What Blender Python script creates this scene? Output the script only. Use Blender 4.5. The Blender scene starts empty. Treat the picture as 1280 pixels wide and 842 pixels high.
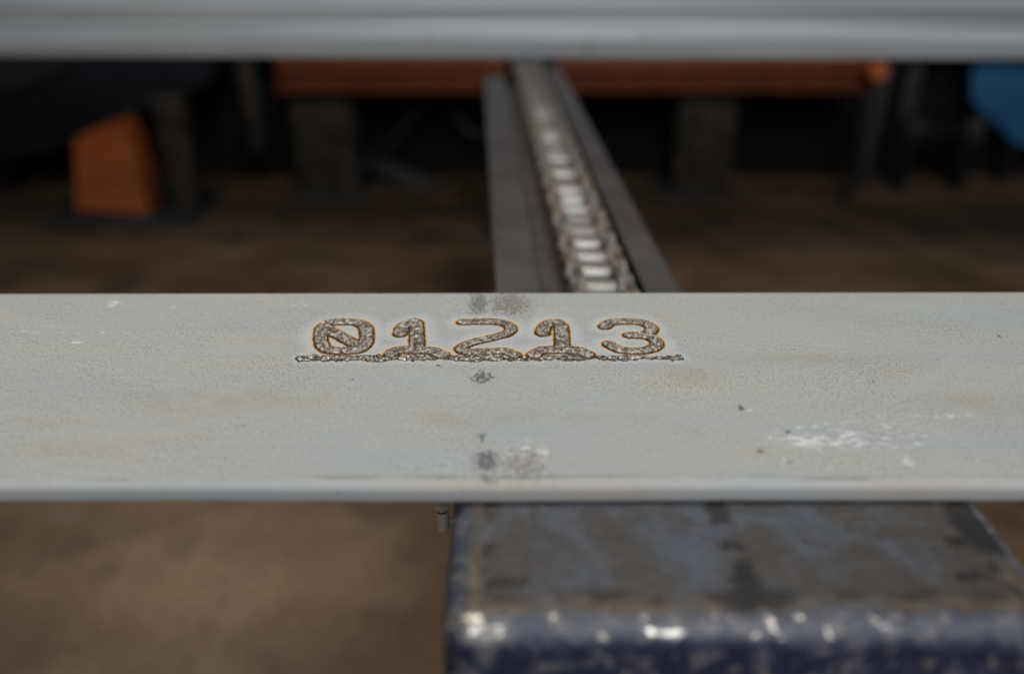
import bpy, bmesh, math, random
import numpy as np
from mathutils import Vector, Matrix
R = math.radians
random.seed(7)
rng = np.random.default_rng(11)
sc = bpy.context.scene
col = sc.collection

# ------------------------------------------------------------------ camera
CZ = 0.900                      # camera height above the shop floor (m)
PITCH = 27.0
FPX = 1042.0                    # focal length in pixels of a 1280 px wide picture
cam_d = bpy.data.cameras.new('camera')
cam = bpy.data.objects.new('camera', cam_d); col.objects.link(cam)
cam.location = (0, 0, CZ)
cam.rotation_euler = (Matrix.Rotation(R(90 - PITCH), 3, 'X') @ Matrix.Rotation(R(-0.09), 3, 'Z')).to_euler()
cam_d.sensor_width = 36.0
cam_d.lens = 36.0 * FPX / 1280.0
cam_d.clip_start = 0.02; cam_d.clip_end = 60
cam_d.dof.use_dof = True
cam_d.dof.focus_distance = 0.462
cam_d.dof.aperture_fstop = 2.4
sc.camera = cam

# ------------------------------------------------------------------ world, lamps, exposure
w = bpy.data.worlds.new('World'); sc.world = w; w.use_nodes = True
w.node_tree.nodes['Background'].inputs[0].default_value = (0.75, 0.85, 1.0, 1)
w.node_tree.nodes['Background'].inputs[1].default_value = 0.025

def area(name, loc, target, sx, sy, power, colr, spread=180):
    d = bpy.data.lights.new(name, 'AREA'); d.shape = 'RECTANGLE'; d.size = sx; d.size_y = sy
    d.energy = power; d.color = colr; d.spread = R(spread)
    o = bpy.data.objects.new(name, d); col.objects.link(o)
    o.location = loc
    o.rotation_euler = (Vector(target) - Vector(loc)).to_track_quat('-Z', 'Y').to_euler()
    return o
area('overhead_key', (0.17, 0.50, 1.95), (0.13, 0.5, 0.7), 0.75, 0.5, 2.35, (1.0, 0.97, 0.93), 150)  # unseen overhead key, hung low so the bar darkens towards its ends
area('overhead_light', (0.6, -0.9, 3.1), (0.2, 0.6, 0.6), 0.45, 0.3, 8.5, (1.0, 0.95, 0.88), 110)
area('overhead_light', (-0.55, 0.75, 2.75), (-0.5, 0.85, 0.0), 0.6, 0.4, 2.85, (1.0, 0.94, 0.86), 68)  # narrow unseen light added to brighten the near floor
area('front_fill', (0.6, -1.9, 2.7), (0.35, 1.5, 0.7), 1.8, 1.3, 22, (0.88, 0.94, 1.0), 120)  # unseen cool fill added behind the camera for the front faces

vs = sc.view_settings
sc.display_settings.display_device = 'sRGB'
vs.view_transform = 'Standard'; vs.look = 'None'; vs.exposure = 0.0; vs.gamma = 1.0
vs.use_curve_mapping = False
sc.cycles.use_denoising = True
sc.cycles.max_bounces = 8

# ------------------------------------------------------------------ helpers
CP, SP = math.cos(R(PITCH)), math.sin(R(PITCH))
def ray(px, py):
    u = (px - 640.0) / FPX; v = (py - 421.0) / FPX
    return (u, CP - v * SP, -SP - v * CP)
def on_height(px, py, h):
    """world x, y of the photo point lying h metres below the camera"""
    r = ray(px, py); k = h / -r[2]
    return (r[0] * k, r[1] * k)
def at_depth(px, py, d):
    r = ray(px, py); k = d / r[1]
    return Vector((r[0] * k, d, CZ + r[2] * k))

def link(o, parent=None):
    col.objects.link(o)
    if parent: o.parent = parent
    return o
def mobj(name, verts, faces, mat, parent=None, smooth=False, loc=None):
    me = bpy.data.meshes.new(name); me.from_pydata([tuple(v) for v in verts], [], faces); me.update()
    me.materials.append(mat)
    o = link(bpy.data.objects.new(name, me), parent)
    if smooth:
        for p in me.polygons: p.use_smooth = True
    if loc is not None: o.location = loc
    return o
def from_bm(name, bm, mat, parent=None, smooth=True, loc=None, angle=35):
    bmesh.ops.recalc_face_normals(bm, faces=bm.faces[:])
    me = bpy.data.meshes.new(name); bm.to_mesh(me); bm.free()
    me.materials.append(mat)
    if smooth:
        for p in me.polygons: p.use_smooth = True
        me.set_sharp_from_angle(angle=R(angle))
    o = link(bpy.data.objects.new(name, me), parent)
    if loc is not None: o.location = loc
    return o
def box_bm(x0, x1, y0, y1, z0, z1, bev=0.0, seg=2, bm=None):
    bm = bm or bmesh.new()
    r = bmesh.ops.create_cube(bm, size=1.0)
    vv = r['verts']
    bmesh.ops.scale(bm, vec=(x1 - x0, y1 - y0, z1 - z0), verts=vv)
    bmesh.ops.translate(bm, vec=((x0 + x1) / 2, (y0 + y1) / 2, (z0 + z1) / 2), verts=vv)
    if bev:
        ed = list({e for v in vv for e in v.link_edges})
        bmesh.ops.bevel(bm, geom=ed, offset=bev, segments=seg, profile=0.5, affect='EDGES')
    return bm
def cyl_bm(p0, p1, r0, r1=None, n=20, bev=0.0, bm=None):
    bm = bm or bmesh.new()
    p0 = Vector(p0); p1 = Vector(p1); d = p1 - p0
    r = bmesh.ops.create_cone(bm, cap_ends=True, segments=n, radius1=r0, radius2=r0 if r1 is None else r1, depth=d.length)
    vv = r['verts']
    if bev:
        ed = [e for e in {e for v in vv for e in v.link_edges} if len(e.link_faces) == 2 and any(len(f.verts) > 4 for f in e.link_faces)]
        rr = bmesh.ops.bevel(bm, geom=ed, offset=bev, segments=2, profile=0.5, affect='EDGES')
        vv = list({v for v in bm.verts if v in set(vv) or v in set(rr['verts'])})
    bmesh.ops.transform(bm, matrix=Matrix.Translation((p0 + p1) / 2) @ d.to_track_quat('Z', 'Y').to_matrix().to_4x4(), verts=vv)
    return bm
def prism_bm(poly, t0, t1, axis='y', bm=None):
    """extrude a 2-D outline between t0 and t1 along an axis (x: outline is y,z / y: outline is x,z / z: outline is x,y)"""
    bm = bm or bmesh.new()
    def P(a, b, t): return {'x': (t, a, b), 'y': (a, t, b), 'z': (a, b, t)}[axis]
    a = [bm.verts.new(P(p[0], p[1], t0)) for p in poly]
    b = [bm.verts.new(P(p[0], p[1], t1)) for p in poly]
    n = len(poly)
    bm.faces.new(a); bm.faces.new(b[::-1])
    for i in range(n): bm.faces.new((a[i], b[i], b[(i + 1) % n], a[(i + 1) % n]))
    return bm
def empty(name, loc, rz=0.0):
    o = bpy.data.objects.new(name, None); o.empty_display_size = 0.05
    link(o); o.location = loc; o.rotation_euler = (0, 0, rz); return o
def tag(o, label=None, cat=None, group=None, kind=None):
    if label: o['label'] = label
    if cat: o['category'] = cat
    if group: o['group'] = group
    if kind: o['kind'] = kind
    return o

# ------------------------------------------------------------------ node helper
class NB:
    def __init__(s, name):
        s.m = bpy.data.materials.new(name); s.m.use_nodes = True
        s.t = s.m.node_tree; s.n = s.t.nodes; s.l = s.t.links
        s.b = s.n['Principled BSDF']
        s.tc = s.n.new('ShaderNodeTexCoord')
        s.obj = s.tc.outputs['Object']
    def put(s, sock, v):
        if isinstance(v, bpy.types.NodeSocket): s.l.new(v, sock)
        elif isinstance(v, (tuple, list)) and sock.type == 'RGBA': sock.default_value = (*v[:3], 1)
        else: sock.default_value = v
    def math(s, op, a, b=0.0, clamp=False):
        n = s.n.new('ShaderNodeMath'); n.operation = op; n.use_clamp = clamp
        s.put(n.inputs[0], a); s.put(n.inputs[1], b); return n.outputs[0]
    def vec(s, op, a, b):
        n = s.n.new('ShaderNodeVectorMath'); n.operation = op
        s.put(n.inputs[0], a); s.put(n.inputs[1], b)
        return n.outputs['Value'] if op in ('LENGTH', 'DOT_PRODUCT') else n.outputs[0]
    def scl(s, v, k): return s.vec('MULTIPLY', v, k)
    def noise(s, v, scale=5, detail=3, rough=0.55, dist=0.0, color=False):
        n = s.n.new('ShaderNodeTexNoise'); s.put(n.inputs['Vector'], v)
        n.inputs['Scale'].default_value = scale; n.inputs['Detail'].default_value = detail
        n.inputs['Roughness'].default_value = rough; n.inputs['Distortion'].default_value = dist
        return n.outputs['Color'] if color else n.outputs['Fac']
    def voro(s, v, scale):
        n = s.n.new('ShaderNodeTexVoronoi'); s.put(n.inputs['Vector'], v); n.inputs['Scale'].default_value = scale
        return n.outputs['Distance']
    def step(s, v, a, b, smooth=True):
        n = s.n.new('ShaderNodeMapRange'); n.interpolation_type = 'SMOOTHSTEP' if smooth else 'LINEAR'
        s.put(n.inputs['Value'], v); n.inputs['From Min'].default_value = a; n.inputs['From Max'].default_value = b
        n.inputs['To Min'].default_value = 0.0; n.inputs['To Max'].default_value = 1.0
        return n.outputs['Result']
    def mix(s, f, a, b, blend='MIX'):
        n = s.n.new('ShaderNodeMix'); n.data_type = 'RGBA'; n.blend_type = blend
        s.put(n.inputs[0], f); s.put(n.inputs[6], a); s.put(n.inputs[7], b); return n.outputs[2]
    def ramp(s, f, stops):
        n = s.n.new('ShaderNodeValToRGB'); s.put(n.inputs[0], f)
        e = n.color_ramp.elements
        while len(e) < len(stops): e.new(0.5)
        for x, (p, c) in zip(e, stops): x.position = p; x.color = (*c, 1)
        return n.outputs[0]
    def xyz(s, v):
        n = s.n.new('ShaderNodeSeparateXYZ'); s.put(n.inputs[0], v); return n.outputs
    def attr(s, name):
        n = s.n.new('ShaderNodeAttribute'); n.attribute_name = name; return n.outputs['Fac']
    def rand(s): return s.n.new('ShaderNodeObjectInfo').outputs['Random']
    def bump(s, h, strength, dist, normal=None):
        n = s.n.new('ShaderNodeBump'); s.put(n.inputs['Height'], h)
        n.inputs['Strength'].default_value = strength; n.inputs['Distance'].default_value = dist
        if normal is not None: s.put(n.inputs['Normal'], normal)
        return n.outputs[0]
    def out(s, color=None, rough=None, metal=None, normal=None, spec=None):
        for k, v in (('Base Color', color), ('Roughness', rough), ('Metallic', metal), ('Normal', normal), ('Specular IOR Level', spec)):
            if v is not None: s.put(s.b.inputs[k], v)
        return s.m
    def spot(s, c, r, lo=1.0, hi=0.35):
        """soft elliptical mask on the top plane, centre c and radii r in object metres"""
        d = s.vec('SUBTRACT', s.obj, (c[0], c[1], 0.0))
        d = s.vec('MULTIPLY', d, (1 / r[0], 1 / r[1], 0.0))
        return s.step(s.vec('LENGTH', d, (0, 0, 0)), lo, hi)

# ------------------------------------------------------------------ shop floor
def mat_floor():
    b = NB('oily_floor')
    n1 = b.noise(b.obj, 2.6, 5, 0.6); n2 = b.noise(b.obj, 5, 4, 0.5); n3 = b.noise(b.obj, 60, 4, 0.7)
    c = b.ramp(n1, [(0.34, (0.135, 0.084, 0.049)), (0.5, (0.225, 0.144, 0.086)), (0.66, (0.305, 0.206, 0.132))])
    c = b.mix(b.math('MULTIPLY', b.step(n2, 0.48, 0.70), 0.75), c, (0.085, 0.060, 0.044))
    c = b.mix(b.math('MULTIPLY', b.step(n2, 0.40, 0.24), 0.6), c, (0.25, 0.195, 0.15))
    c = b.mix(b.math('MULTIPLY', b.step(n3, 0.45, 0.7), 0.35), c, (0.06, 0.045, 0.035))
    return b.out(c, b.math('ADD', b.math('MULTIPLY', n2, 0.3), 0.5), 0.0, b.bump(n3, 0.3, 0.004), 0.3)
floor = from_bm('floor', box_bm(-9, 9, -6, 9, -0.05, 0.0), mat_floor(), smooth=False)
tag(floor, kind='structure', label='brown stained workshop floor')

def plain(name, c1, c2, rough=0.6, metal=0.0, scale=25, bumpd=0.0006):
    b = NB(name)
    n = b.noise(b.obj, scale, 5, 0.62)
    return b.out(b.mix(b.step(n, 0.35, 0.68), c1, c2), b.math('ADD', b.math('MULTIPLY', n, 0.25), rough - 0.12), metal, b.bump(n, 0.3, bumpd))
M_dark = plain('near_black_steel', (0.010, 0.010, 0.012), (0.022, 0.021, 0.022), 0.75, 0.0, 6)  # near-black base colour for wall, rail and small parts
wall = from_bm('back_wall', box_bm(-9, 9, 6.6, 6.7, 0.0, 4.2), M_dark, smooth=False)
tag(wall, kind='structure', label='dark back wall of the workshop')

# ------------------------------------------------------------------ the marked plate
H_TOP = 0.217                   # plate top below the camera
PT = CZ - H_TOP                 # its world height
Y0, Y1, TH = 0.2875, 0.4885, 0.0105
X0, X1 = -0.98, 1.12
DIG = [
  ('0', [[(401,416),(401,424),(403,430.5),(409,436),(419,437.8),(440,437.8),(450,435.5),(456.5,430),(458.5,424),(458.5,414),(456.5,408),(450,403.8),(440,402),(419,402),(409,404),(403,409),(401,416)],
         [(407,409.5),(449,432.5)]]),
  ('1', [[(500.5,416.5),(503,409),(509,404.5),(516,403.2),(520.5,405),(521.2,436)], [(489,442.5),(494,438.5),(503,436.8),(521,437),(540,438.2),(552,443)]]),
  ('2', [[(578.5,402.2),(600,401.8),(620,402),(632,404.5),(638,409),(637.5,413.5),(630,418),(604,424.3),(586,429),(577.5,433.5),(577,437),(585,439.5),(606,439.5),(630,438.8),(644,443.5)]]),
  ('1', [[(678.5,416),(680.5,409),(686,404.5),(693,403),(699,405),(702,412),(703,436)], [(667.5,443.5),(673,439.5),(682,437.5),(703,437.2),(722,438.2),(734,443)]]),
  ('3', [[(756,408),(761,404),(771,402.2),(790,401.8),(803,403.5),(812,407.5),(814.5,412),(810,416.5),(800,418.8),(787,418.8)],
         [(800,418.8),(812,421.5),(819.5,426),(820.5,431.5),(814,436),(803,438.5),(788,438.8),(772,436),(761,430)]]),
]
RAD = [4.35, 4.65, 3.95, 4.65, 4.2]          # stroke half widths, mm
LINE = [[(377,446.8),(440,447.2),(520,446.6),(610,447.4),(700,446.8),(780,447.2),(848,446.6)]]
PCX, PCY = (X0 + X1) / 2, (Y0 + Y1) / 2
def topmm(p):                             # photo point on the plate's top -> plate-local mm
    x, y = on_height(p[0], p[1], H_TOP); return np.array([(x - PCX) * 1e3, (y - PCY) * 1e3])
def topm(p): return topmm(p) * 1e-3
def smooth_path(pts, n=6):
    P = [topmm(p) for p in pts]
    if len(P) < 3: return P
    Q = [2 * P[0] - P[1]] + P + [2 * P[-1] - P[-2]]; out = []
    for i in range(1, len(Q) - 2):
        for k in range(n):
            t = k / n; a, b, c, d = Q[i-1], Q[i], Q[i+1], Q[i+2]
            out.append(0.5 * (2*b + (c-a)*t + (2*a-5*b+4*c-d)*t*t + (3*b-a-3*c+d)*t**3))
    return out + [P[-1]]
STEP = 0.4
c0 = topmm((362, 455)); c1 = topmm((862, 388))
bx0, by0 = min(c0[0], topmm((362, 388))[0]), topmm((600, 458))[1]
bx1, by1 = max(c1[0], topmm((862, 388))[0]), topmm((600, 386))[1]
NX = int((bx1 - bx0) / STEP) + 1; NY = int((by1 - by0) / STEP) + 1
gx = bx0 + STEP * np.arange(NX); gy = by0 + STEP * np.arange(NY)
GX, GY = np.meshgrid(gx, gy)
def vnoise(X, Y, s, seed):
    r = np.random.default_rng(seed); T = r.random((257, 257))
    u, v = X / s + 500.3, Y / s + 500.7
    i, j = np.floor(u).astype(int), np.floor(v).astype(int); fu, fv = u - i, v - j
    fu = fu*fu*(3-2*fu); fv = fv*fv*(3-2*fv); i %= 256; j %= 256
    return (T[j,i]*(1-fu)+T[j,i+1]*fu)*(1-fv)+(T[j+1,i]*(1-fu)+T[j+1,i+1]*fu)*fv
def seg_dist(paths):
    D = np.full(GX.shape, 99.0)
    for P in paths:
        for a, b in zip(P[:-1], P[1:]):
            d = b - a; L = float(d @ d) + 1e-9
            t = np.clip(((GX-a[0])*d[0]+(GY-a[1])*d[1])/L, 0, 1)
            D = np.minimum(D, np.hypot(GX-a[0]-t*d[0], GY-a[1]-t*d[1]))
    return D
edge_n = (vnoise(GX, GY, 2.2, 1) - 0.5) * 0.9 + (vnoise(GX, GY, 0.9, 2) - 0.5) * 0.6
SD = np.full(GX.shape, 99.0); WHO = np.full(GX.shape, -1); HH = np.zeros(GX.shape)
rough_n = (vnoise(GX, GY, 1.6, 3) - 0.5) * 0.9 + (vnoise(GX, GY, 0.8, 4) - 0.5) * 0.9 + (vnoise(GX, GY, 3.5, 9) - 0.5) * 0.5
for k, (ch, paths) in enumerate(DIG):
    d = seg_dist([smooth_path(p) for p in paths]) - RAD[k] + edge_n * 0.6
    WHO = np.where((d < 0) & (d < SD), k, WHO); SD = np.minimum(SD, d)
prof = np.clip(-SD / 3.6, 0, 1)
HH += np.where(SD < 0, 1.0 * np.sqrt(np.clip(1 - (1 - prof) ** 2, 0, 1)) + rough_n * np.clip(-SD / 1.0, 0, 1) * 0.45, 0)
HH -= 0.55 * np.exp(-((SD + 0.1) / 0.55) ** 2)
ln = seg_dist([smooth_path(p) for p in LINE]) - 3.1 + edge_n * 2.6 - 0.9 * (vnoise(GX, GY * 0.3, 7, 6) - 0.5) * 2
ln += 1.6 * np.clip(vnoise(GX, GY * 0.2, 11, 21) - 0.62, 0, 1) * 3
SL = np.where(SD < 0.1, np.maximum(ln, 0.3 - SD), ln)
HH += np.where((SL < 0), (0.15 + 0.7 * np.clip(-SL / 2.2, 0, 1) + rough_n * 0.75) * np.clip(-SL / 0.8, 0, 1), 0)
WHO = np.where((WHO < 0) & (SL < 0), 5, WHO)
border = np.minimum.reduce([GX - gx[0], gx[-1] - GX, GY - gy[0], gy[-1] - GY])
HH -= 0.3 * np.exp(-((SL + 0.1) / 0.5) ** 2) * (SD > 0.5)
HH *= np.clip(border / 2.0, 0, 1)
HH *= 1e-3
dzx = np.gradient(HH, STEP * 1e-3, axis=1); dzy = np.gradient(HH, STEP * 1e-3, axis=0)
NN = np.dstack([-dzx, -dzy, np.ones_like(HH)]); NN /= np.linalg.norm(NN, axis=2, keepdims=True)
VV = np.dstack([GX * 1e-3, GY * 1e-3, HH]).reshape(-1, 3); NV = NN.reshape(-1, 3)
SDf, SLf = SD.ravel(), SL.ravel()
jj, ii = np.meshgrid(np.arange(NY - 1), np.arange(NX - 1), indexing='ij')
q = (jj * NX + ii).ravel()
QUADS = np.stack([q, q + 1, q + NX + 1, q + NX], 1)
QW = WHO[:-1, :-1].ravel()

def mat_plate():
    b = NB('mill_scale_steel')
    p = b.obj
    sd, sl = b.attr('stroke_mm'), b.attr('line_mm')
    # rolled grey steel, mottled lengthwise, with faint tan bands
    m1 = b.noise(b.scl(p, (3.0, 16.0, 1)), 1.6, 4, 0.55)
    m2 = b.noise(b.scl(p, (5.0, 22.0, 1)), 2.3, 5, 0.6, 0.4)
    m3 = b.noise(b.scl(p, (30.0, 160.0, 1)), 1.5, 3, 0.6)
    c = b.ramp(m1, [(0.33, (0.372, 0.402, 0.405)), (0.5, (0.408, 0.422, 0.412)), (0.68, (0.436, 0.428, 0.396))])
    c = b.mix(b.math('MULTIPLY', b.step(m2, 0.52, 0.72), 0.42), c, (0.40, 0.355, 0.295))
    c = b.mix(b.math('MULTIPLY', b.step(m2, 0.46, 0.30), 0.45), c, (0.40, 0.455, 0.46))
    c = b.mix(b.math('MULTIPLY', b.step(m3, 0.45, 0.75), 0.22), c, (0.32, 0.325, 0.31))
    # fine pitted grain
    g1 = b.noise(b.scl(p, (1.0, 0.6, 1)), 720, 4, 0.75); g2 = b.noise(b.scl(p, (1.0, 0.6, 1)), 1300, 2, 0.6)
    gm = b.math('ADD', 0.35, b.math('MULTIPLY', b.step(b.noise(b.scl(p, (9, 22, 1)), 1.4, 4, 0.6), 0.36, 0.64), 0.65))
    c = b.mix(b.math('MULTIPLY', b.math('MULTIPLY', b.step(g1, 0.49, 0.63), gm), 0.85), c, (0.215, 0.205, 0.18))
    c = b.mix(b.math('MULTIPLY', b.math('MULTIPLY', b.step(g2, 0.52, 0.68), gm), 0.50), c, (0.68, 0.69, 0.66))
    fs = b.noise(b.scl(p, (14, 1500, 1)), 1.0, 3, 0.6); fm = b.noise(b.scl(p, (10, 30, 1)), 1.0, 3)
    c = b.mix(b.math('MULTIPLY', b.math('MULTIPLY', b.step(fs, 0.60, 0.70), b.step(fm, 0.45, 0.65)), 0.40), c, (0.66, 0.67, 0.66))
    # scattered tiny dark pits and white nicks
    v = b.voro(p, 55)
    c = b.mix(b.math('MULTIPLY', b.step(v, 0.075, 0.045), b.step(b.noise(p, 23, 2), 0.52, 0.6)), c, (0.09, 0.085, 0.08))
    # brown stains
    for px, py, rx, ry, a in ((868,468,0.024,0.018,.36),(820,395,0.02,0.012,.25),(300,500,0.09,0.02,.35),(1230,505,0.05,0.018,.32),(1010,448,0.09,0.009,.3),(640,520,0.10,0.012,.25),(90,560,0.08,0.014,.22)):
        c = b.mix(b.math('MULTIPLY', b.math('MULTIPLY', b.spot(topm((px,py)), (rx,ry), 1.0, 0.0), a), b.step(b.noise(p, 70, 4), 0.25, 0.6)), c, (0.36, 0.265, 0.17))
    # white scuffs, broken up lengthwise
    st = b.noise(b.scl(p, (210, 420, 1)), 1.0, 4, 0.62)
    st2 = b.noise(b.scl(p, (260, 520, 1)), 1.0, 2, 0.6)
    for px, py, rx, ry, lo in ((1062,545,0.052,0.018,.585),(1140,560,0.05,0.020,.62),(1000,548,0.022,0.0025,.50),(1010,555,0.010,0.003,.42),(1064,548,0.008,0.009,.50),(1030,553,0.012,0.004,.50),(1180,520,0.018,0.0020,.53),(1120,522,0.03,0.006,.60),(1135,577,0.0025,0.0045,.43),(1020,580,0.05,0.008,.62),
                               (100,415,0.042,0.0016,.55),(20,413,0.020,0.0014,.55),(95,427,0.004,0.002,.40),(140,380,0.010,0.006,.60),(140,379,0.004,0.006,.47),(213,383,0.008,0.005,.58),(380,381,0.009,0.004,.56),(190,567,0.025,0.004,.60),(945,513,0.012,0.0011,.55),(555,585,0.006,0.006,.58),(640,378,0.014,0.014,.66),(652,377,0.009,0.012,.60),(608,380,0.006,0.012,.62),(600,588,0.016,0.008,.58),(660,575,0.014,0.022,.56),(676,573,0.004,0.012,.50)):
        c = b.mix(b.math('MULTIPLY', b.math('MULTIPLY', b.spot(topm((px,py)), (rx,ry), 1.0, 0.5), b.step(st, lo - 0.03, lo + 0.06)), 0.72), c, (0.72, 0.74, 0.74))
    # dark rough scorch spots
    sp = b.noise(b.scl(p, (1, .6, 1)), 520, 4, 0.75); sp2 = b.noise(p, 190, 3, 0.65)
    dark = 0.0
    for px, py, rx, ry, lo, cc in ((598,379,0.0085,0.026,.46,(0.13,0.11,0.09)),(638,380,0.019,0.026,.46,(0.20,0.155,0.13)),(650,390,0.010,0.006,.54,(0.20,0.16,0.13)),(603,472,0.0085,0.008,.45,(0.08,0.065,0.055)),(600,463,0.004,0.003,.55,(0.12,0.11,0.10)),
                                   (602,545,0.004,0.006,.50,(0.10,0.11,0.13)),(607,577,0.008,0.014,.455,(0.07,0.07,0.075)),(610,600,0.006,0.003,.46,(0.11,0.105,0.10)),(657,580,0.017,0.016,.48,(0.25,0.21,0.19)),(926,510,0.0014,0.003,.30,(0.05,0.05,0.05)),(985,540,0.0018,0.002,.38,(0.09,0.09,0.09)),(950,564,0.0018,0.002,.38,(0.10,0.10,0.10)),(1248,420,0.0016,0.003,.46,(0.08,0.07,0.06))):
        m = b.math('MULTIPLY', b.spot(topm((px,py)), (rx,ry), 1.05, 0.2), 1.0)
        m = b.math('MULTIPLY', b.step(m, 0.0, 0.12), b.step(b.math('ADD', b.math('MULTIPLY', b.math('SUBTRACT', m, 1.0), 0.17), sp), lo - 0.05, lo + 0.03))
        c = b.mix(b.math('MULTIPLY', m, 0.78), c, cc)
        dark = b.math('MAXIMUM', dark, m)
    # scuffed dark line just behind the front corner
    yy = b.xyz(p)[1]
    ln_ = b.math('MULTIPLY', b.step(yy, -0.0985, -0.0970), b.step(yy, -0.0925, -0.0955))
    c = b.mix(b.math('MULTIPLY', b.math('MULTIPLY', ln_, b.step(b.noise(b.scl(p, (22, 300, 1)), 1.0, 4, 0.65), 0.50, 0.66)), 0.75), c, (0.15, 0.14, 0.13))
    # bare rolled edge: smoother, a little bluer, rust-pink in places
    ed = b.step(yy, -0.0960, -0.0985)
    en = b.noise(b.scl(p, (7, 60, 60)), 1.0, 4, 0.6)
    c = b.mix(b.math('MULTIPLY', ed, 0.7), c, b.ramp(en, [(0.35, (0.36, 0.385, 0.41)), (0.52, (0.40, 0.40, 0.40)), (0.70, (0.43, 0.36, 0.31))]))
    # pale contrast halo painted into the steel around the marking
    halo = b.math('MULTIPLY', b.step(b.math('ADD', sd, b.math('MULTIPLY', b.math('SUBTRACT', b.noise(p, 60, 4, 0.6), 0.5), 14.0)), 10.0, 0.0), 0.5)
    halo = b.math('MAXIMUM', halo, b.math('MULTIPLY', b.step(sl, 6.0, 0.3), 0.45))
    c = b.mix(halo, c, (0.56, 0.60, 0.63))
    # heat tint rim: gold then brown, then the burnt rough bead
    jag = b.math('MULTIPLY', b.math('SUBTRACT', b.noise(p, 900, 3, 0.7), 0.5), 1.2)
    s2 = b.math('ADD', sd, jag)
    c = b.mix(b.math('MULTIPLY', b.step(s2, 1.6, 0.75), 0.9), c, (0.68, 0.46, 0.20))
    c = b.mix(b.step(s2, 0.75, 0.30), c, (0.43, 0.195, 0.045))
    c = b.mix(b.step(s2, 0.20, -0.25), c, (0.055, 0.034, 0.020))
    bead = b.ramp(b.noise(b.scl(p, (1, .62, 1)), 560, 4, 0.70), [(0.34, (0.045, 0.036, 0.030)), (0.45, (0.21, 0.175, 0.145)), (0.54, (0.42, 0.365, 0.305)), (0.66, (0.85, 0.79, 0.70))])
    bead = b.mix(b.math('MULTIPLY', b.step(b.noise(p, 190, 3, 0.6), 0.50, 0.66), 0.45), bead, (0.060, 0.046, 0.036))
    c = b.mix(b.math('MULTIPLY', b.step(s2, -0.45, -1.3), 0.95), c, bead)
    # rough line under the digits
    l2 = b.math('ADD', sl, b.math('MULTIPLY', jag, 0.8))
    lc = b.ramp(b.noise(p, 520, 4, 0.75), [(0.38, (0.018, 0.016, 0.016)), (0.48, (0.12, 0.105, 0.092)), (0.55, (0.44, 0.37, 0.29)), (0.63, (0.88, 0.80, 0.66))])
    lc = b.mix(b.math('MULTIPLY', b.step(b.noise(b.scl(p, (40, 260, 1)), 1.0, 3), 0.48, 0.62), 0.6), lc, (0.075, 0.078, 0.092))
    inside = b.step(sd, 0.1, 0.4)
    c = b.mix(b.math('MULTIPLY', b.step(l2, 0.7, 0.2), b.math('MULTIPLY', inside, 0.6)), c, (0.30, 0.17, 0.075))
    c = b.mix(b.math('MULTIPLY', b.step(l2, 0.35, -0.1), inside), c, (0.045, 0.033, 0.026))
    c = b.mix(b.math('MULTIPLY', b.step(l2, -0.3, -1.0), inside), c, lc)
    mark = b.math('MAXIMUM', b.step(sd, 0.6, -0.4), b.step(sl, 0.3, -0.4))
    rough = b.math('ADD', b.math('MULTIPLY', g1, 0.25), 0.42)
    rough = b.math('SUBTRACT', rough, b.math('MULTIPLY', mark, 0.16))
    hgt = b.math('MULTIPLY', b.math('ADD', g1, b.math('MULTIPLY', g2, 0.5)), gm)
    nrm = b.bump(hgt, 0.42, 0.0006)
    nrm = b.bump(b.math('MULTIPLY', sp, b.math('MAXIMUM', dark, b.math('MULTIPLY', mark, 1.0))), 0.5, 0.0008, nrm)
    return b.out(c, rough, b.math('MULTIPLY', mark, 0.25), nrm, 0.35)
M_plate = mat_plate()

def piece(name, sel, parent):
    f = QUADS[sel]; used, inv = np.unique(f, return_inverse=True); f = inv.reshape(-1, 4)
    me = bpy.data.meshes.new(name); me.from_pydata(VV[used].tolist(), [], f.tolist()); me.update()
    for nm, arr in (('stroke_mm', SDf), ('line_mm', SLf)):
        a = me.attributes.new(nm, 'FLOAT', 'POINT'); a.data.foreach_set('value', arr[used].astype(np.float32))
    for p in me.polygons: p.use_smooth = True
    me.normals_split_custom_set_from_vertices(NV[used].tolist())
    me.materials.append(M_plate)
    return link(bpy.data.objects.new(name, me), parent)

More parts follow.
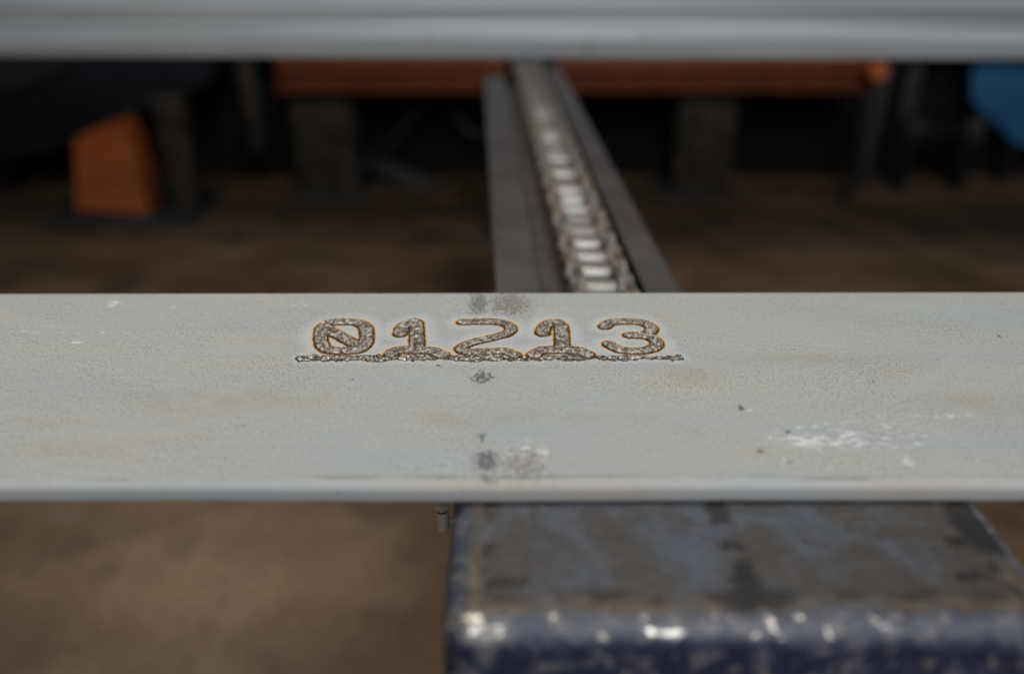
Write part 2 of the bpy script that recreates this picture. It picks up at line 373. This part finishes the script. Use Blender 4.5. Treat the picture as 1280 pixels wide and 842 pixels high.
# plate body: rolled profile swept along x with the marked patch let into its top
def plate_body():
    hw = (Y1 - Y0) / 2; L = (X1 - X0) / 2; r = 0.0030; rt = 0.0045
    prof = []                               # y,z going round from back top edge over the back, bottom, front
    def arc(cy, cz, rr, a0, a1, n=7):
        return [(cy + rr * math.cos(R(a0 + (a1 - a0) * i / n)), cz + rr * math.sin(R(a0 + (a1 - a0) * i / n))) for i in range(n + 1)]
    prof += arc(hw - 0.0015, -0.0015, 0.0015, 90, 0)
    prof += arc(hw - r, -TH + r, r, 0, -90)
    prof += arc(-hw + r, -TH + r, r, -90, -180)
    prof += arc(-hw + rt, -rt, rt, 180, 90)
    xs = np.linspace(-L, L, 801)
    nk = vnoise(xs, xs * 0, 0.012, 31) - 0.5 + 0.8 * (vnoise(xs, xs * 0, 0.004, 32) - 0.5)
    nick = -0.5 * np.clip(vnoise(xs, xs * 0, 0.007, 33) - 0.86, 0, 1) / 0.14
    V = []; F = []
    n = len(prof)
    for ix, x in enumerate(xs):
        for (y, z) in prof:
            wob = 0.00025 * math.sin(x * 23.0 + 1.0) * (1 if y < 0 else 0.5)
            e = (0.00016 * nk[ix] + 0.0007 * nick[ix]) * (1 if z < -0.0002 else 0); V.append((x, y + (wob if z < -0.0005 else 0) + (e if y > 0 else -e), z))
    for ix in range(len(xs) - 1):
        for k in range(n - 1):
            F.append((ix*n + k, (ix+1)*n + k, (ix+1)*n + k + 1, ix*n + k + 1))
    F.append(tuple(range(n))); F.append(tuple(((len(xs)-1)*n + k) for k in range(n-1, -1, -1)))
    nround = len(F)
    yt0, yt1 = -hw + rt, hw - 0.0015
    ax = [-L, gx[0]*1e-3, gx[-1]*1e-3, L]; ay = [yt0, gy[0]*1e-3, gy[-1]*1e-3, yt1]
    base = len(V)
    for yv in ay:
        for xv in ax: V.append((xv, yv, 0.0))
    for j in range(3):
        for i in range(3):
            if i == 1 and j == 1: continue
            F.append((base+j*4+i, base+j*4+i+1, base+(j+1)*4+i+1, base+(j+1)*4+i))
    sel = QUADS[QW < 0]; used, inv = np.unique(sel, return_inverse=True)
    off = len(V); V += VV[used].tolist(); F += (inv.reshape(-1, 4) + off).tolist()
    me = bpy.data.meshes.new('steel_plate'); me.from_pydata(V, [], F); me.update()
    for nm, arr in (('stroke_mm', SDf), ('line_mm', SLf)):
        full = np.full(len(V), 99.0, np.float32); full[off:] = arr[used]
        a = me.attributes.new(nm, 'FLOAT', 'POINT'); a.data.foreach_set('value', full)
    bm = bmesh.new(); bm.from_mesh(me); bm.normal_update()
    bm.free()
    nor = np.zeros((len(V), 3)); nor[:, 2] = 1.0
    pn = []
    for k, (y, z) in enumerate(prof):
        a, c = prof[max(k-1, 0)], prof[min(k+1, n-1)]
        t = Vector((0, c[0]-a[0], c[1]-a[1])).normalized(); pn.append((0, -t.z, t.y))
    # orientation: first profile point should look up
    sgn = 1 if pn[1][2] > 0 else -1
    for ix in range(len(xs)):
        for k in range(n): nor[ix*n + k] = [sgn * v for v in pn[k]]
    for ix in range(len(xs)):
        nor[ix*n] = (0, 0, 1); nor[ix*n + n - 1] = (0, 0, 1)
    nor[off:] = NV[used]
    for p in me.polygons: p.use_smooth = True
    me.normals_split_custom_set_from_vertices(nor.tolist())
    for p in me.polygons:
        if len(p.vertices) > 4: p.use_smooth = False
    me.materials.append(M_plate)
    return link(bpy.data.objects.new('steel_plate', me))
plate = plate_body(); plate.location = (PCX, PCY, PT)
tag(plate, 'sharp grey steel flat bar marked 01213 lying across the blue support', 'steel bar')
NM = ['zero', 'one', 'two', 'one', 'three']
LB = ['burnt-in digit 0 with a diagonal slash', 'burnt-in digit 1 between the 0 and the 2', 'burnt-in digit 2 in the middle of the number', 'burnt-in digit 1 between the 2 and the 3', 'burnt-in digit 3 at the end of the number']
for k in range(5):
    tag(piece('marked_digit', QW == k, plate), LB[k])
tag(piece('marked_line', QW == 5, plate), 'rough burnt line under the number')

# ------------------------------------------------------------------ blue support under the plate
SX0, SX1, SY0, SY1 = -0.0262, 0.2055, 0.2165, 0.445
ST = PT - TH - 0.0003
def mat_blue():
    b = NB('worn_blue_paint')
    p = b.obj; x, y, z = b.xyz(p)
    nrm = b.n.new('ShaderNodeNewGeometry').outputs['Normal']
    hx, hy = (SX1 - SX0) / 2, (SY1 - SY0) / 2
    n1 = b.noise(p, 28, 6, 0.65, 0.5); n2 = b.noise(p, 90, 5, 0.65); n3 = b.noise(p, 420, 4, 0.7)
    ns = b.noise(b.scl(p, (90, 330, 60)), 1.0, 5, 0.7)
    blue = b.mix(b.step(n2, 0.35, 0.7), (0.015, 0.020, 0.050), (0.036, 0.044, 0.088))
    # wear on the sides and rounded edges: chips down to grey primer and bare steel
    chip = b.step(n2, 0.55, 0.60); chip2 = b.step(b.noise(p, 150, 4, 0.6), 0.60, 0.64)
    side = b.mix(b.math('MULTIPLY', chip, 0.7), blue, (0.16, 0.155, 0.16))
    side = b.mix(b.math('MULTIPLY', chip2, 0.5), side, (0.27, 0.22, 0.19))
    # scuffed top: brown-grey bare steel with slate-blue remains of paint
    top = b.mix(b.step(n1, 0.36, 0.56), (0.078, 0.092, 0.120), (0.060, 0.053, 0.048))
    top = b.mix(b.math('MULTIPLY', b.step(ns, 0.50, 0.66), 0.38), top, (0.14, 0.135, 0.135))
    top = b.mix(b.math('MULTIPLY', b.step(n2, 0.58, 0.75), 0.4), top, (0.10, 0.125, 0.175))
    top = b.mix(b.math('MULTIPLY', b.step(b.noise(b.scl(p, (1, 1.6, 1)), 230, 5, 0.75), 0.50, 0.62), 0.5), top, (0.028, 0.024, 0.022))
    # distance in from the flat's outline
    wob = b.math('ADD', b.math('MULTIPLY', b.math('SUBTRACT', n1, 0.5), 0.014), b.math('MULTIPLY', b.math('SUBTRACT', n2, 0.5), 0.012))
    dx0 = b.math('ADD', b.math('ADD', x, hx), wob); dx1 = b.math('ADD', b.math('SUBTRACT', hx, x), wob); dy = b.math('ADD', b.math('ADD', y, hy), wob)
    din = b.math('MINIMUM', b.math('MINIMUM', dx0, dx1), dy)
    band = b.math('MULTIPLY', b.step(din, 0.0085, 0.0105), b.step(din, 0.019, 0.0150))
    rust = b.mix(b.step(n2, 0.4, 0.6), (0.085, 0.060, 0.042), (0.155, 0.120, 0.090))
    top = b.mix(b.math('MULTIPLY', band, b.math('MULTIPLY', b.step(n1, 0.3, 0.6), 0.8)), top, rust)
    groove = b.math('MULTIPLY', b.step(din, 0.0135, 0.0155), b.step(din, 0.0235, 0.0175))
    top = b.mix(b.math('MULTIPLY', b.math('MULTIPLY', groove, b.step(b.noise(p, 60, 4, 0.6), 0.42, 0.58)), 0.9), top, (0.022, 0.019, 0.017))
    # oil blots
    def at(px, py):
        q = on_height(px, py, CZ - ST); return (q[0] - (SX0 + SX1) / 2, q[1] - (SY0 + SY1) / 2)
    for px, py, rx, ry in ((936,735,0.008,0.013),(944,752,0.016,0.006),(930,715,0.005,0.008),(896,640,0.006,0.010),(915,682,0.006,0.004),(1212,648,0.011,0.022),(1232,670,0.010,0.014),(1197,678,0.006,0.005),(1215,722,0.008,0.003),(632,728,0.010,0.004)):
        c_ = at(px, py)
        d = b.vec('ADD', p, b.scl(b.noise(p, 150, 5, 0.75, color=True), (0.014, 0.022, 0.0)))
        d = b.vec('SUBTRACT', d, (c_[0] + 0.007, c_[1] + 0.011, 0)); d = b.vec('MULTIPLY', d, (1/rx, 1/ry, 0))
        top = b.mix(b.math('MULTIPLY', b.step(b.vec('LENGTH', d, (0,0,0)), 1.1, 0.6), 0.88), top, (0.018, 0.016, 0.015))
    up = b.step(b.xyz(nrm)[2], 0.93, 0.985)
    rim = b.math('MULTIPLY', b.step(b.xyz(nrm)[2], 0.25, 0.75), b.math('SUBTRACT', 1.0, up))
    rimc = b.mix(b.step(n2, 0.42, 0.62), (0.060, 0.069, 0.100), (0.15, 0.145, 0.145))
    side = b.mix(b.math('MULTIPLY', rim, 0.75), side, rimc)
    c = b.mix(up, side, top)
    # bright bare nicks along the rounded edge; corner boost paints in its highlight
    cor = b.step(b.vec('LENGTH', b.vec('MULTIPLY', b.vec('SUBTRACT', p, (-hx + 0.012, -hy + 0.004, -0.004)), (0.6, 1, 1)), (0, 0, 0)), 0.011, 0.003)
    nick = b.math('MULTIPLY', rim, b.step(b.math('ADD', b.noise(b.scl(p, (0.75, 1, 1)), 175, 3, 0.6), b.math('MULTIPLY', cor, 0.13)), 0.60, 0.665))
    c = b.mix(nick, c, (0.62, 0.57, 0.50))
    rough = b.math('ADD', b.math('MULTIPLY', n3, 0.25), 0.36)
    rough = b.math('SUBTRACT', rough, b.math('MULTIPLY', nick, 0.25))
    nr = b.bump(b.math('ADD', n2, b.math('MULTIPLY', n3, 0.4)), 0.55, 0.0012)
    return b.out(c, rough, b.math('MULTIPLY', nick, 0.9), nr, 0.5)
sup = from_bm('support_post', box_bm(-(SX1-SX0)/2, (SX1-SX0)/2, -(SY1-SY0)/2, (SY1-SY0)/2, -ST, 0, 0.0115, 6), mat_blue(), loc=((SX0+SX1)/2, (SY0+SY1)/2, ST), angle=60)
tag(sup, 'worn blue painted rounded steel support under the marked bar', 'support')
M_stud = plain('dull_zinc', (0.72, 0.62, 0.48), (0.85, 0.76, 0.62), 0.45, 0.0, 300, 0.0003)
# small stud on the post's left flank
bp = Vector(ray(553, 648)) * 0.462
lx, ly, lz = bp.x - sup.location.x, bp.y - sup.location.y, CZ + bp.z - ST
st = from_bm('stud', cyl_bm((lx, ly, lz - 0.0065), (lx, ly, lz + 0.0055), 0.0036, n=24, bev=0.0007), M_stud, sup)
from_bm('washer', cyl_bm((lx, ly, lz + 0.0055), (lx, ly, lz + 0.0068), 0.0031, n=24), M_dark, st)
from_bm('nut', cyl_bm((lx, ly, lz + 0.0068), (lx, ly, lz + 0.0108), 0.0041, n=6, bev=0.0005), M_stud, st)
from_bm('lug', box_bm(lx, -(SX1-SX0)/2 + 0.001, ly + 0.0005, ly + 0.0030, lz - 0.005, lz - 0.001, 0.0005), M_stud, st)

# ------------------------------------------------------------------ chain channel running away from the plate
YAW = math.atan(0.0385)
ch = empty('chain_channel', (0.0592, 0.592, 0), YAW)       # local y runs along the line
M_chan = plain('channel_steel', (0.066, 0.060, 0.059), (0.090, 0.082, 0.080), 0.55, 0.3, 18)
M_chanin = plain('inner_channel_steel', (0.046, 0.039, 0.035), (0.072, 0.060, 0.054), 0.65, 0.1, 30)  # darker, browner tone for the channel base
TOPZ = CZ - 0.262; BOT = TOPZ - 0.0195
A0, A1 = -0.115, 0.955
def strip(name, x0, x1, z0, z1, y0=A0, y1=A1, mat=None, bev=0.0015, par=None):
    return from_bm(name, box_bm(x0, x1, y0, y1, z0, z1, bev), mat or M_chan, par or ch)
strip('channel_base', -0.0655, 0.0655, BOT - 0.006, BOT, mat=M_chanin)
for s in (-1, 1):
    a, b_ = sorted((s * 0.0717, s * 0.0657)); strip('channel_wall', a, b_, BOT - 0.006, TOPZ - 0.0062, A0, A1 if s < 0 else 1.16)
    a, b_ = sorted((s * 0.0717, s * (0.0360 if s < 0 else 0.0445))); strip('channel_lip', a, b_, TOPZ - 0.006, TOPZ, A0, A1 if s < 0 else 1.16)
CHX = 0.0110                                                # chain centre, local x
RC = CZ - 0.2665                                            # roller centre height
strip('chain_rail', CHX - 0.0125, CHX + 0.0125, BOT + 0.0003, RC - 0.0098, A0, 1.75, M_dark)
for yy in (0.02, 0.80):
    strip('leg', -0.03, 0.03, 0.012, BOT - 0.0063, yy, yy + 0.06, M_chan)
    strip('foot_plate', -0.07, 0.07, 0.0, 0.0117, yy - 0.03, yy + 0.09, M_chan)
strip('leg', CHX - 0.02, CHX + 0.02, 0.0, BOT, 1.62, 1.66, M_chan)
tag(ch, 'dark steel channel carrying the roller chain away behind the bar', 'channel')

PITCHC = 0.03175
chain = empty('roller_chain', (0.0592, 0.592, 0), YAW)
tag(chain, 'greasy steel roller chain with shiny rollers lying in the dark channel', 'chain')
def mat_roller():
    b = NB('polished_roller')
    r = b.rand()
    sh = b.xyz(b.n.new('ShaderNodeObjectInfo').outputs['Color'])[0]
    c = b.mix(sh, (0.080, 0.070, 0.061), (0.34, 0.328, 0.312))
    n = b.noise(b.obj, 160, 4, 0.65)
    c = b.mix(b.math('MULTIPLY', b.step(n, 0.58, 0.75), 0.6), c, (0.15, 0.12, 0.095))
    return b.out(c, b.math('ADD', 0.44, b.math('MULTIPLY', r, 0.10)), b.math('MULTIPLY', sh, 0.7), b.bump(n, 0.2, 0.0004))
def mat_link():
    b = NB('greasy_link')
    n = b.noise(b.obj, 130, 5, 0.65); r = b.rand()
    c = b.ramp(n, [(0.34, (0.065, 0.055, 0.048)), (0.5, (0.145, 0.122, 0.106)), (0.68, (0.235, 0.20, 0.175))])
    c = b.mix(b.math('MULTIPLY', r, 0.35), c, (0.17, 0.12, 0.08))
    return b.out(c, 0.55, 0.2, b.bump(n, 0.5, 0.0008))
M_roll, M_link = mat_roller(), mat_link()
def link_outline(rr, waist, n=9):
    h = PITCHC / 2; top = []
    for i in range(n): a = math.pi * (-0.35 + 1.2 * 0 + i * 0.0)
    pts = []
    for i in range(n + 1):
        a = R(-125 + 250 * i / n); pts.append((h + rr * math.cos(a), rr * math.sin(a)))
    pts.append((0, waist))
    for i in range(n + 1):
        a = R(55 + 250 * i / n); pts.append((-h + rr * math.cos(a), rr * math.sin(a)))
    pts.append((0, -waist))
    return pts
def plate_mesh(name, rr, waist, t):
    bm = prism_bm(link_outline(rr, waist), -t / 2, t / 2, 'x')
    bmesh.ops.recalc_face_normals(bm, faces=bm.faces[:])
    me = bpy.data.meshes.new(name); bm.to_mesh(me); bm.free(); me.materials.append(M_link); return me
me_in, me_out = plate_mesh('inner_link', 0.0133, 0.0108, 0.0058), plate_mesh('outer_link', 0.0130, 0.0100, 0.0058)
bm = cyl_bm((-0.0122, 0, 0), (0.0122, 0, 0), 0.0088, n=28, bev=0.0008); me_r = bpy.data.meshes.new('roller'); bm.to_mesh(me_r); bm.free(); me_r.materials.append(M_roll)
for p in me_r.polygons: p.use_smooth = True
me_r.set_sharp_from_angle(angle=R(40))
bm = cyl_bm((-0.0262, 0, 0), (0.0262, 0, 0), 0.0050, n=14, bev=0.0008); me_p = bpy.data.meshes.new('pin'); bm.to_mesh(me_p); bm.free(); me_p.materials.append(M_link)
NL = 56
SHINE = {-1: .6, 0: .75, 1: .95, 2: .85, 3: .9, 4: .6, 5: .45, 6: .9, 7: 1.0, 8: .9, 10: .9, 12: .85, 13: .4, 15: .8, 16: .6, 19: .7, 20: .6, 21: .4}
y_start = 0.605 * math.cos(YAW) - 0.592 - 3 * PITCHC
y_start = 0.011 - 4 * PITCHC
for i in range(NL):
    yy = y_start + i * PITCHC
    o = link(bpy.data.objects.new('roller', me_r), chain); o.location = (CHX, yy, RC); o.rotation_euler = (random.random() * 6, 0, 0)
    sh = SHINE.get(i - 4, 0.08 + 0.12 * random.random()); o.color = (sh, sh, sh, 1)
    o = link(bpy.data.objects.new('pin', me_p), chain); o.location = (CHX, yy, RC)
    for s in (-1, 1):
        inner = i % 2 == 0
        o = link(bpy.data.objects.new('inner_link' if inner else 'outer_link', me_in if inner else me_out), chain)
        o.location = (CHX + s * (0.0155 if inner else 0.0218), yy + PITCHC / 2, RC)
        o.rotation_euler = (random.uniform(-0.012, 0.012), 0, 0)

# ------------------------------------------------------------------ second beam, out of focus, lying on the chain
def mat_beam():
    b = NB('drawn_grey_steel')
    p = b.obj
    n = b.noise(b.scl(p, (0.7, 20, 60)), 1.0, 4, 0.6); n2 = b.noise(b.scl(p, (5, 60, 60)), 1.0, 3, 0.6); n3 = b.noise(p, 14, 3)
    c = b.ramp(n, [(0.36, (0.33, 0.355, 0.362)), (0.5, (0.45, 0.475, 0.495)), (0.62, (0.64, 0.67, 0.71))])
    c = b.mix(b.math('MULTIPLY', b.step(n2, 0.55, 0.75), 0.35), c, (0.30, 0.285, 0.235))
    c = b.mix(b.math('MULTIPLY', b.step(n3, 0.68, 0.74), 0.6), c, (0.26, 0.19, 0.12))
    return b.out(c, 0.5, 0.15, b.bump(n, 0.3, 0.002), 0.4)
def beam():
    # rectangular tube with shallow rolled ribs on its near face
    h, d = 0.19, 0.12
    near = [(0.0, 0.010), (0.0, 0.028), (-0.0014, 0.031), (-0.0014, 0.036), (0.0, 0.039), (0.0, 0.048), (0.0022, 0.053), (0.0022, 0.081), (0.0, 0.084), (-0.0016, 0.088), (-0.0016, 0.094), (0.0, 0.098), (0.0, 0.118), (0.002, 0.121), (0.002, 0.150), (0.0, 0.153), (0.0, h - 0.010)]
    def arc(cy, cz, a0, a1, n=5): return [(cy + 0.005 * math.cos(R(a0+(a1-a0)*i/n)), cz + 0.005 * math.sin(R(a0+(a1-a0)*i/n))) for i in range(n+1)]
    poly = near[1:-1] + arc(0.005, h - 0.005, 180, 90) + arc(d - 0.005, h - 0.005, 90, 0) + arc(d - 0.005, 0.005, 0, -90) + arc(0.005, 0.005, -90, -180)
    bm = prism_bm(poly, -1.45, 1.5, 'x')
    o = from_bm('steel_beam', bm, mat_beam(), angle=30)
    o.location = (0.03, 1.685, RC + 0.0135); o.rotation_euler = (0, 0, R(-1.7))
    return o
tag(beam(), 'blurred grey steel beam lying across the chain at the top', 'steel beam')

# ------------------------------------------------------------------ dim machinery behind
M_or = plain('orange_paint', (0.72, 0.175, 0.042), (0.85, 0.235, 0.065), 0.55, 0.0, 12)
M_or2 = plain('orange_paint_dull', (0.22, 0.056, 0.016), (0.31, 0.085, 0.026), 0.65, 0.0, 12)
M_post = plain('tan_primer', (0.028, 0.023, 0.017), (0.085, 0.066, 0.047), 0.7, 0.0, 14)
M_grey = plain('grey_foot', (0.060, 0.058, 0.060), (0.105, 0.10, 0.10), 0.6, 0.1, 20)
M_navy = plain('navy_panel', (0.007, 0.009, 0.016), (0.014, 0.016, 0.026), 0.6, 0.0, 8)
M_blue = plain('bright_blue_plastic', (0.035, 0.17, 0.36), (0.050, 0.22, 0.44), 0.5, 0.0, 6)

D = 2.82
fr = empty('conveyor_table', (0.2, D, 0))
def fpart(name, x0, x1, y0, y1, z0, z1, m, bev=0.004, root=fr):
    l = root.location
    return from_bm(name, box_bm(x0 - l.x, x1 - l.x, y0 - l.y, y1 - l.y, z0 - l.z, z1 - l.z, bev), m, root)
zb = at_depth(640, 113, D).z
xl, xr = at_depth(345, 100, D).x, at_depth(1085, 100, D).x
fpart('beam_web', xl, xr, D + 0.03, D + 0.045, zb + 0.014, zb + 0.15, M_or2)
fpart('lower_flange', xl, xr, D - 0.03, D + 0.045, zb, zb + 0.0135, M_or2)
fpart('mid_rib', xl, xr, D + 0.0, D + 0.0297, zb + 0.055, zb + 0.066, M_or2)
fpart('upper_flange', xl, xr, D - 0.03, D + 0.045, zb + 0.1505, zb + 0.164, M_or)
fpart('shade_deck', xl - 0.6, xr + 0.9, D + 0.046, D + 1.6, zb + 0.12, zb + 0.135, M_dark)  # unseen cover added to keep lamp light off the floor beneath
M_black = plain('shade_black', (0.003, 0.003, 0.003), (0.007, 0.0065, 0.006), 0.8, 0.0, 5)
fpart('shade_panel', -2.3, 2.6, 3.14, 3.17, 0.0, zb + 0.119, M_black, 0.002)  # black sheet added to stand in for the shade under the table
for px0, px1, fx0, fx1 in ((372, 448, 362, 458), (842, 912, 832, 925)):
    a, c = at_depth(px0, 200, D + 0.08), at_depth(px1, 200, D + 0.08)
    fpart('leg', a.x, c.x, D + 0.05, D + 0.05 + (c.x - a.x), 0.0125, zb + 0.119, M_post)
    a, c = at_depth(fx0, 240, D), at_depth(fx1, 240, D)
    fpart('foot_plate', a.x, c.x, D - 0.02, D + 0.32, 0.0, 0.012, M_grey)
tag(fr, 'low dim frame with a long orange rail behind the chain', 'frame')
k = at_depth(1099, 90, 2.75)
kn = from_bm('end_cap', cyl_bm((0, -0.012, 0), (0, 0.05, 0), 0.030, n=20, bev=0.006), M_or, fr, loc=(k.x - fr.location.x, 2.75 - fr.location.y, k.z))
tag(kn, 'small round orange end cap beside the rail')
from_bm('stem', box_bm(-0.012, 0.012, 0.0505, 0.085, -k.z, 0.02), M_dark, kn)

# orange bracket foot on the left, standing on a grey base plate
bd = 2.62
bl, br_ = at_depth(92, 255, bd), at_depth(184, 268, bd)
ob = empty('orange_bracket', ((bl.x + br_.x) / 2, bd, 0))
def W(px, py, d=bd): v = at_depth(px, py, d); return (v.x - ob.location.x, v.z)
g = at_depth(138, 272, bd).z
poly = [W(96, 262), W(92, 176), W(108, 165), W(148, 151), W(160, 166), W(178, 225), W(186, 268)]
poly = [(a, max(b_, 0.0205)) for a, b_ in poly]
from_bm('gusset', prism_bm(poly, 0.0, 0.11, 'y'), M_or, ob)
x0_, x1_ = W(70, 270)[0], W(250, 270)[0]
from_bm('base_plate', box_bm(x0_, x1_, -0.10, 0.30, 0.0, 0.02, 0.003), M_grey, ob)
a, c = W(196, 200), W(234, 200)
from_bm('post', box_bm(a[0], c[0], 0.03, 0.11, 0.0203, at_depth(215, 120, bd).z, 0.004), M_post, ob)
from_bm('post_collar', box_bm(a[0] - 0.03, c[0] + 0.012, 0.02, 0.1205, 0.09, 0.135, 0.004), M_post, ob)
tag(ob, 'orange bracket with slanted top on a grey base plate', 'bracket')
# dark navy machine housing above it
mh = empty('machine_housing', (at_depth(120, 120, 2.75).x, 2.75, 0))
def W2(px, py, d=2.75): v = at_depth(px, py, d); return (v.x - mh.location.x, v.z)
poly = [W2(-90, 210), W2(60, 190), W2(150, 148), W2(262, 104), W2(275, 40), W2(-90, 20)]
from_bm('hood', prism_bm(poly, 0.0, 0.9, 'y'), M_navy, mh)
poly = [W2(-90, 118, 2.72), W2(25, 112, 2.72), W2(85, 84, 2.72), W2(85, 30, 2.72), W2(-90, 30, 2.72)]
from_bm('hood_cover', prism_bm(poly, -0.03, -0.003, 'y'), plain('slate_cover', (0.018, 0.022, 0.030), (0.03, 0.03, 0.033), 0.6), mh)
from_bm('leg', box_bm(W2(-80, 200)[0], W2(-40, 200)[0], 0.2, 0.3, 0.0, W2(0, 190)[1]), M_navy, mh)
from_bm('leg', box_bm(W2(255, 100)[0], W2(272, 100)[0], 0.75, 0.85, 0.0, W2(0, 60)[1]), M_navy, mh)
tag(mh, 'dark navy machine housing above the orange bracket', 'machine')
# short hanging post
hp = from_bm('hanging_post', cyl_bm((0, 0, 0), (0, 0, 0.32), 0.034, n=20, bev=0.008), M_post, loc=(at_depth(317, 150, 2.95).x, 2.95, at_depth(317, 186, 2.95).z))
tag(hp, 'dim tan post hanging beside the left end of the orange rail', 'post')
from_bm('collar', cyl_bm((0, 0, 0.05), (0, 0, 0.075), 0.041, n=20, bev=0.004), M_post, hp)
# flat offcut leaning by the left leg
p0, p1 = at_depth(462, 205, 3.0), at_depth(538, 232, 2.9)
oc = from_bm('steel_offcut', box_bm(-0.13, 0.13, -0.035, 0.035, -0.006, 0.006, 0.002), M_grey, loc=((p0.x + p1.x) / 2, 2.95, 0.055))
oc.rotation_euler = (R(32), R(17), R(-14)); tag(oc, 'flat steel offcut lying by the foot of the frame', 'offcut')

# right: small trolley with two wheels, and a blue panel beyond it
td = 2.9
tr = empty('trolley', (at_depth(1180, 170, td).x, td, 0))
def W3(px, py, d=td): v = at_depth(px, py, d); return (v.x - tr.location.x, v.z)
for px in (1146, 1222):
    c = W3(px, 166)
    ww = from_bm('post', cyl_bm((c[0], 0.05, 0.0), (c[0], 0.05, c[1] + 0.045), 0.026, n=18, bev=0.006), M_dark, tr)
    from_bm('end_block', box_bm(c[0] - 0.032, c[0] + 0.032, 0.0, 0.023, c[1] - 0.035, c[1] + 0.045, 0.01), M_grey if px > 1200 else M_post, ww)
a, c = W3(1146, 160), W3(1222, 172)
from_bm('cross_bar', box_bm(a[0] + 0.033, c[0] - 0.033, 0.005, 0.04, c[1], a[1], 0.004), M_navy, tr)
for px0, px1 in ((1112, 1134), (1150, 1172)):
    a, c = W3(px0, 100), W3(px1, 100)
    from_bm('upright', box_bm(a[0], c[0], 0.10, 0.14, 0.0, W3(1150, 40)[1], 0.004), plain('upright_grey', (0.04, 0.04, 0.045), (0.06, 0.06, 0.07)), tr)
tag(tr, 'dark stand with two round posts in front of the blue panel', 'stand')
pb = empty('blue_panel', (at_depth(1260, 130, 3.0).x, 3.0, 0))
def W4(px, py, d=3.0): v = at_depth(px, py, d); return (v.x - pb.location.x, v.z)
poly = [W4(1216, 82), W4(1240, 72), W4(1312, 92), W4(1312, 186), W4(1272, 182), W4(1216, 128)]
from_bm('panel', prism_bm(poly, 0.0, 0.04, 'y'), M_blue, pb)
from_bm('leg', box_bm(W4(1290, 100)[0], W4(1305, 100)[0], 0.0405, 0.08, 0.0, W4(1290, 120)[1]), M_navy, pb)
tag(pb, 'bright blue panel at the far right edge', 'panel')

# bolts, brace and hose on the dim conveyor table
me_b = None
for px0, px1 in ((366, 454), (836, 921)):
    for px in (px0, px1):
        v = at_depth(px, 244, D)
        if me_b is None:
            o = from_bm('bolt', cyl_bm((0, 0, 0), (0, 0, 0.016), 0.014, n=6, bev=0.002), M_post, fr); me_b = o.data
        else:
            o = link(bpy.data.objects.new('bolt', me_b), fr)
        o.location = (v.x - fr.location.x, 0.02, 0.0123)
a, c = at_depth(455, 235, D + 0.1), at_depth(585, 118, D + 0.1)
from_bm('brace', cyl_bm((a.x - fr.location.x, 0.12, 0.05), (c.x - fr.location.x, 0.12, zb + 0.118), 0.014, n=12), M_dark, fr)
hose_pts = [at_depth(x, y, D + 0.18) for x, y in ((560, 118), (574, 150), (588, 168), (604, 172), (625, 160), (650, 120))]
cu = bpy.data.curves.new('hose', 'CURVE'); cu.dimensions = '3D'; cu.bevel_depth = 0.013; cu.bevel_resolution = 3
spl = cu.splines.new('NURBS'); spl.points.add(len(hose_pts) - 1); spl.use_endpoint_u = True; spl.order_u = 4
for q_, v in zip(spl.points, hose_pts): q_.co = (v.x - fr.location.x, v.y - fr.location.y, v.z, 1)
ho = bpy.data.objects.new('hose_curve', cu); col.objects.link(ho)
dg = bpy.context.evaluated_depsgraph_get()
hm = bpy.data.meshes.new_from_object(ho.evaluated_get(dg)); bpy.data.objects.remove(ho)
hm.name = 'hose'; hm.materials.clear(); hm.materials.append(M_post)
link(bpy.data.objects.new('hose', hm), fr)
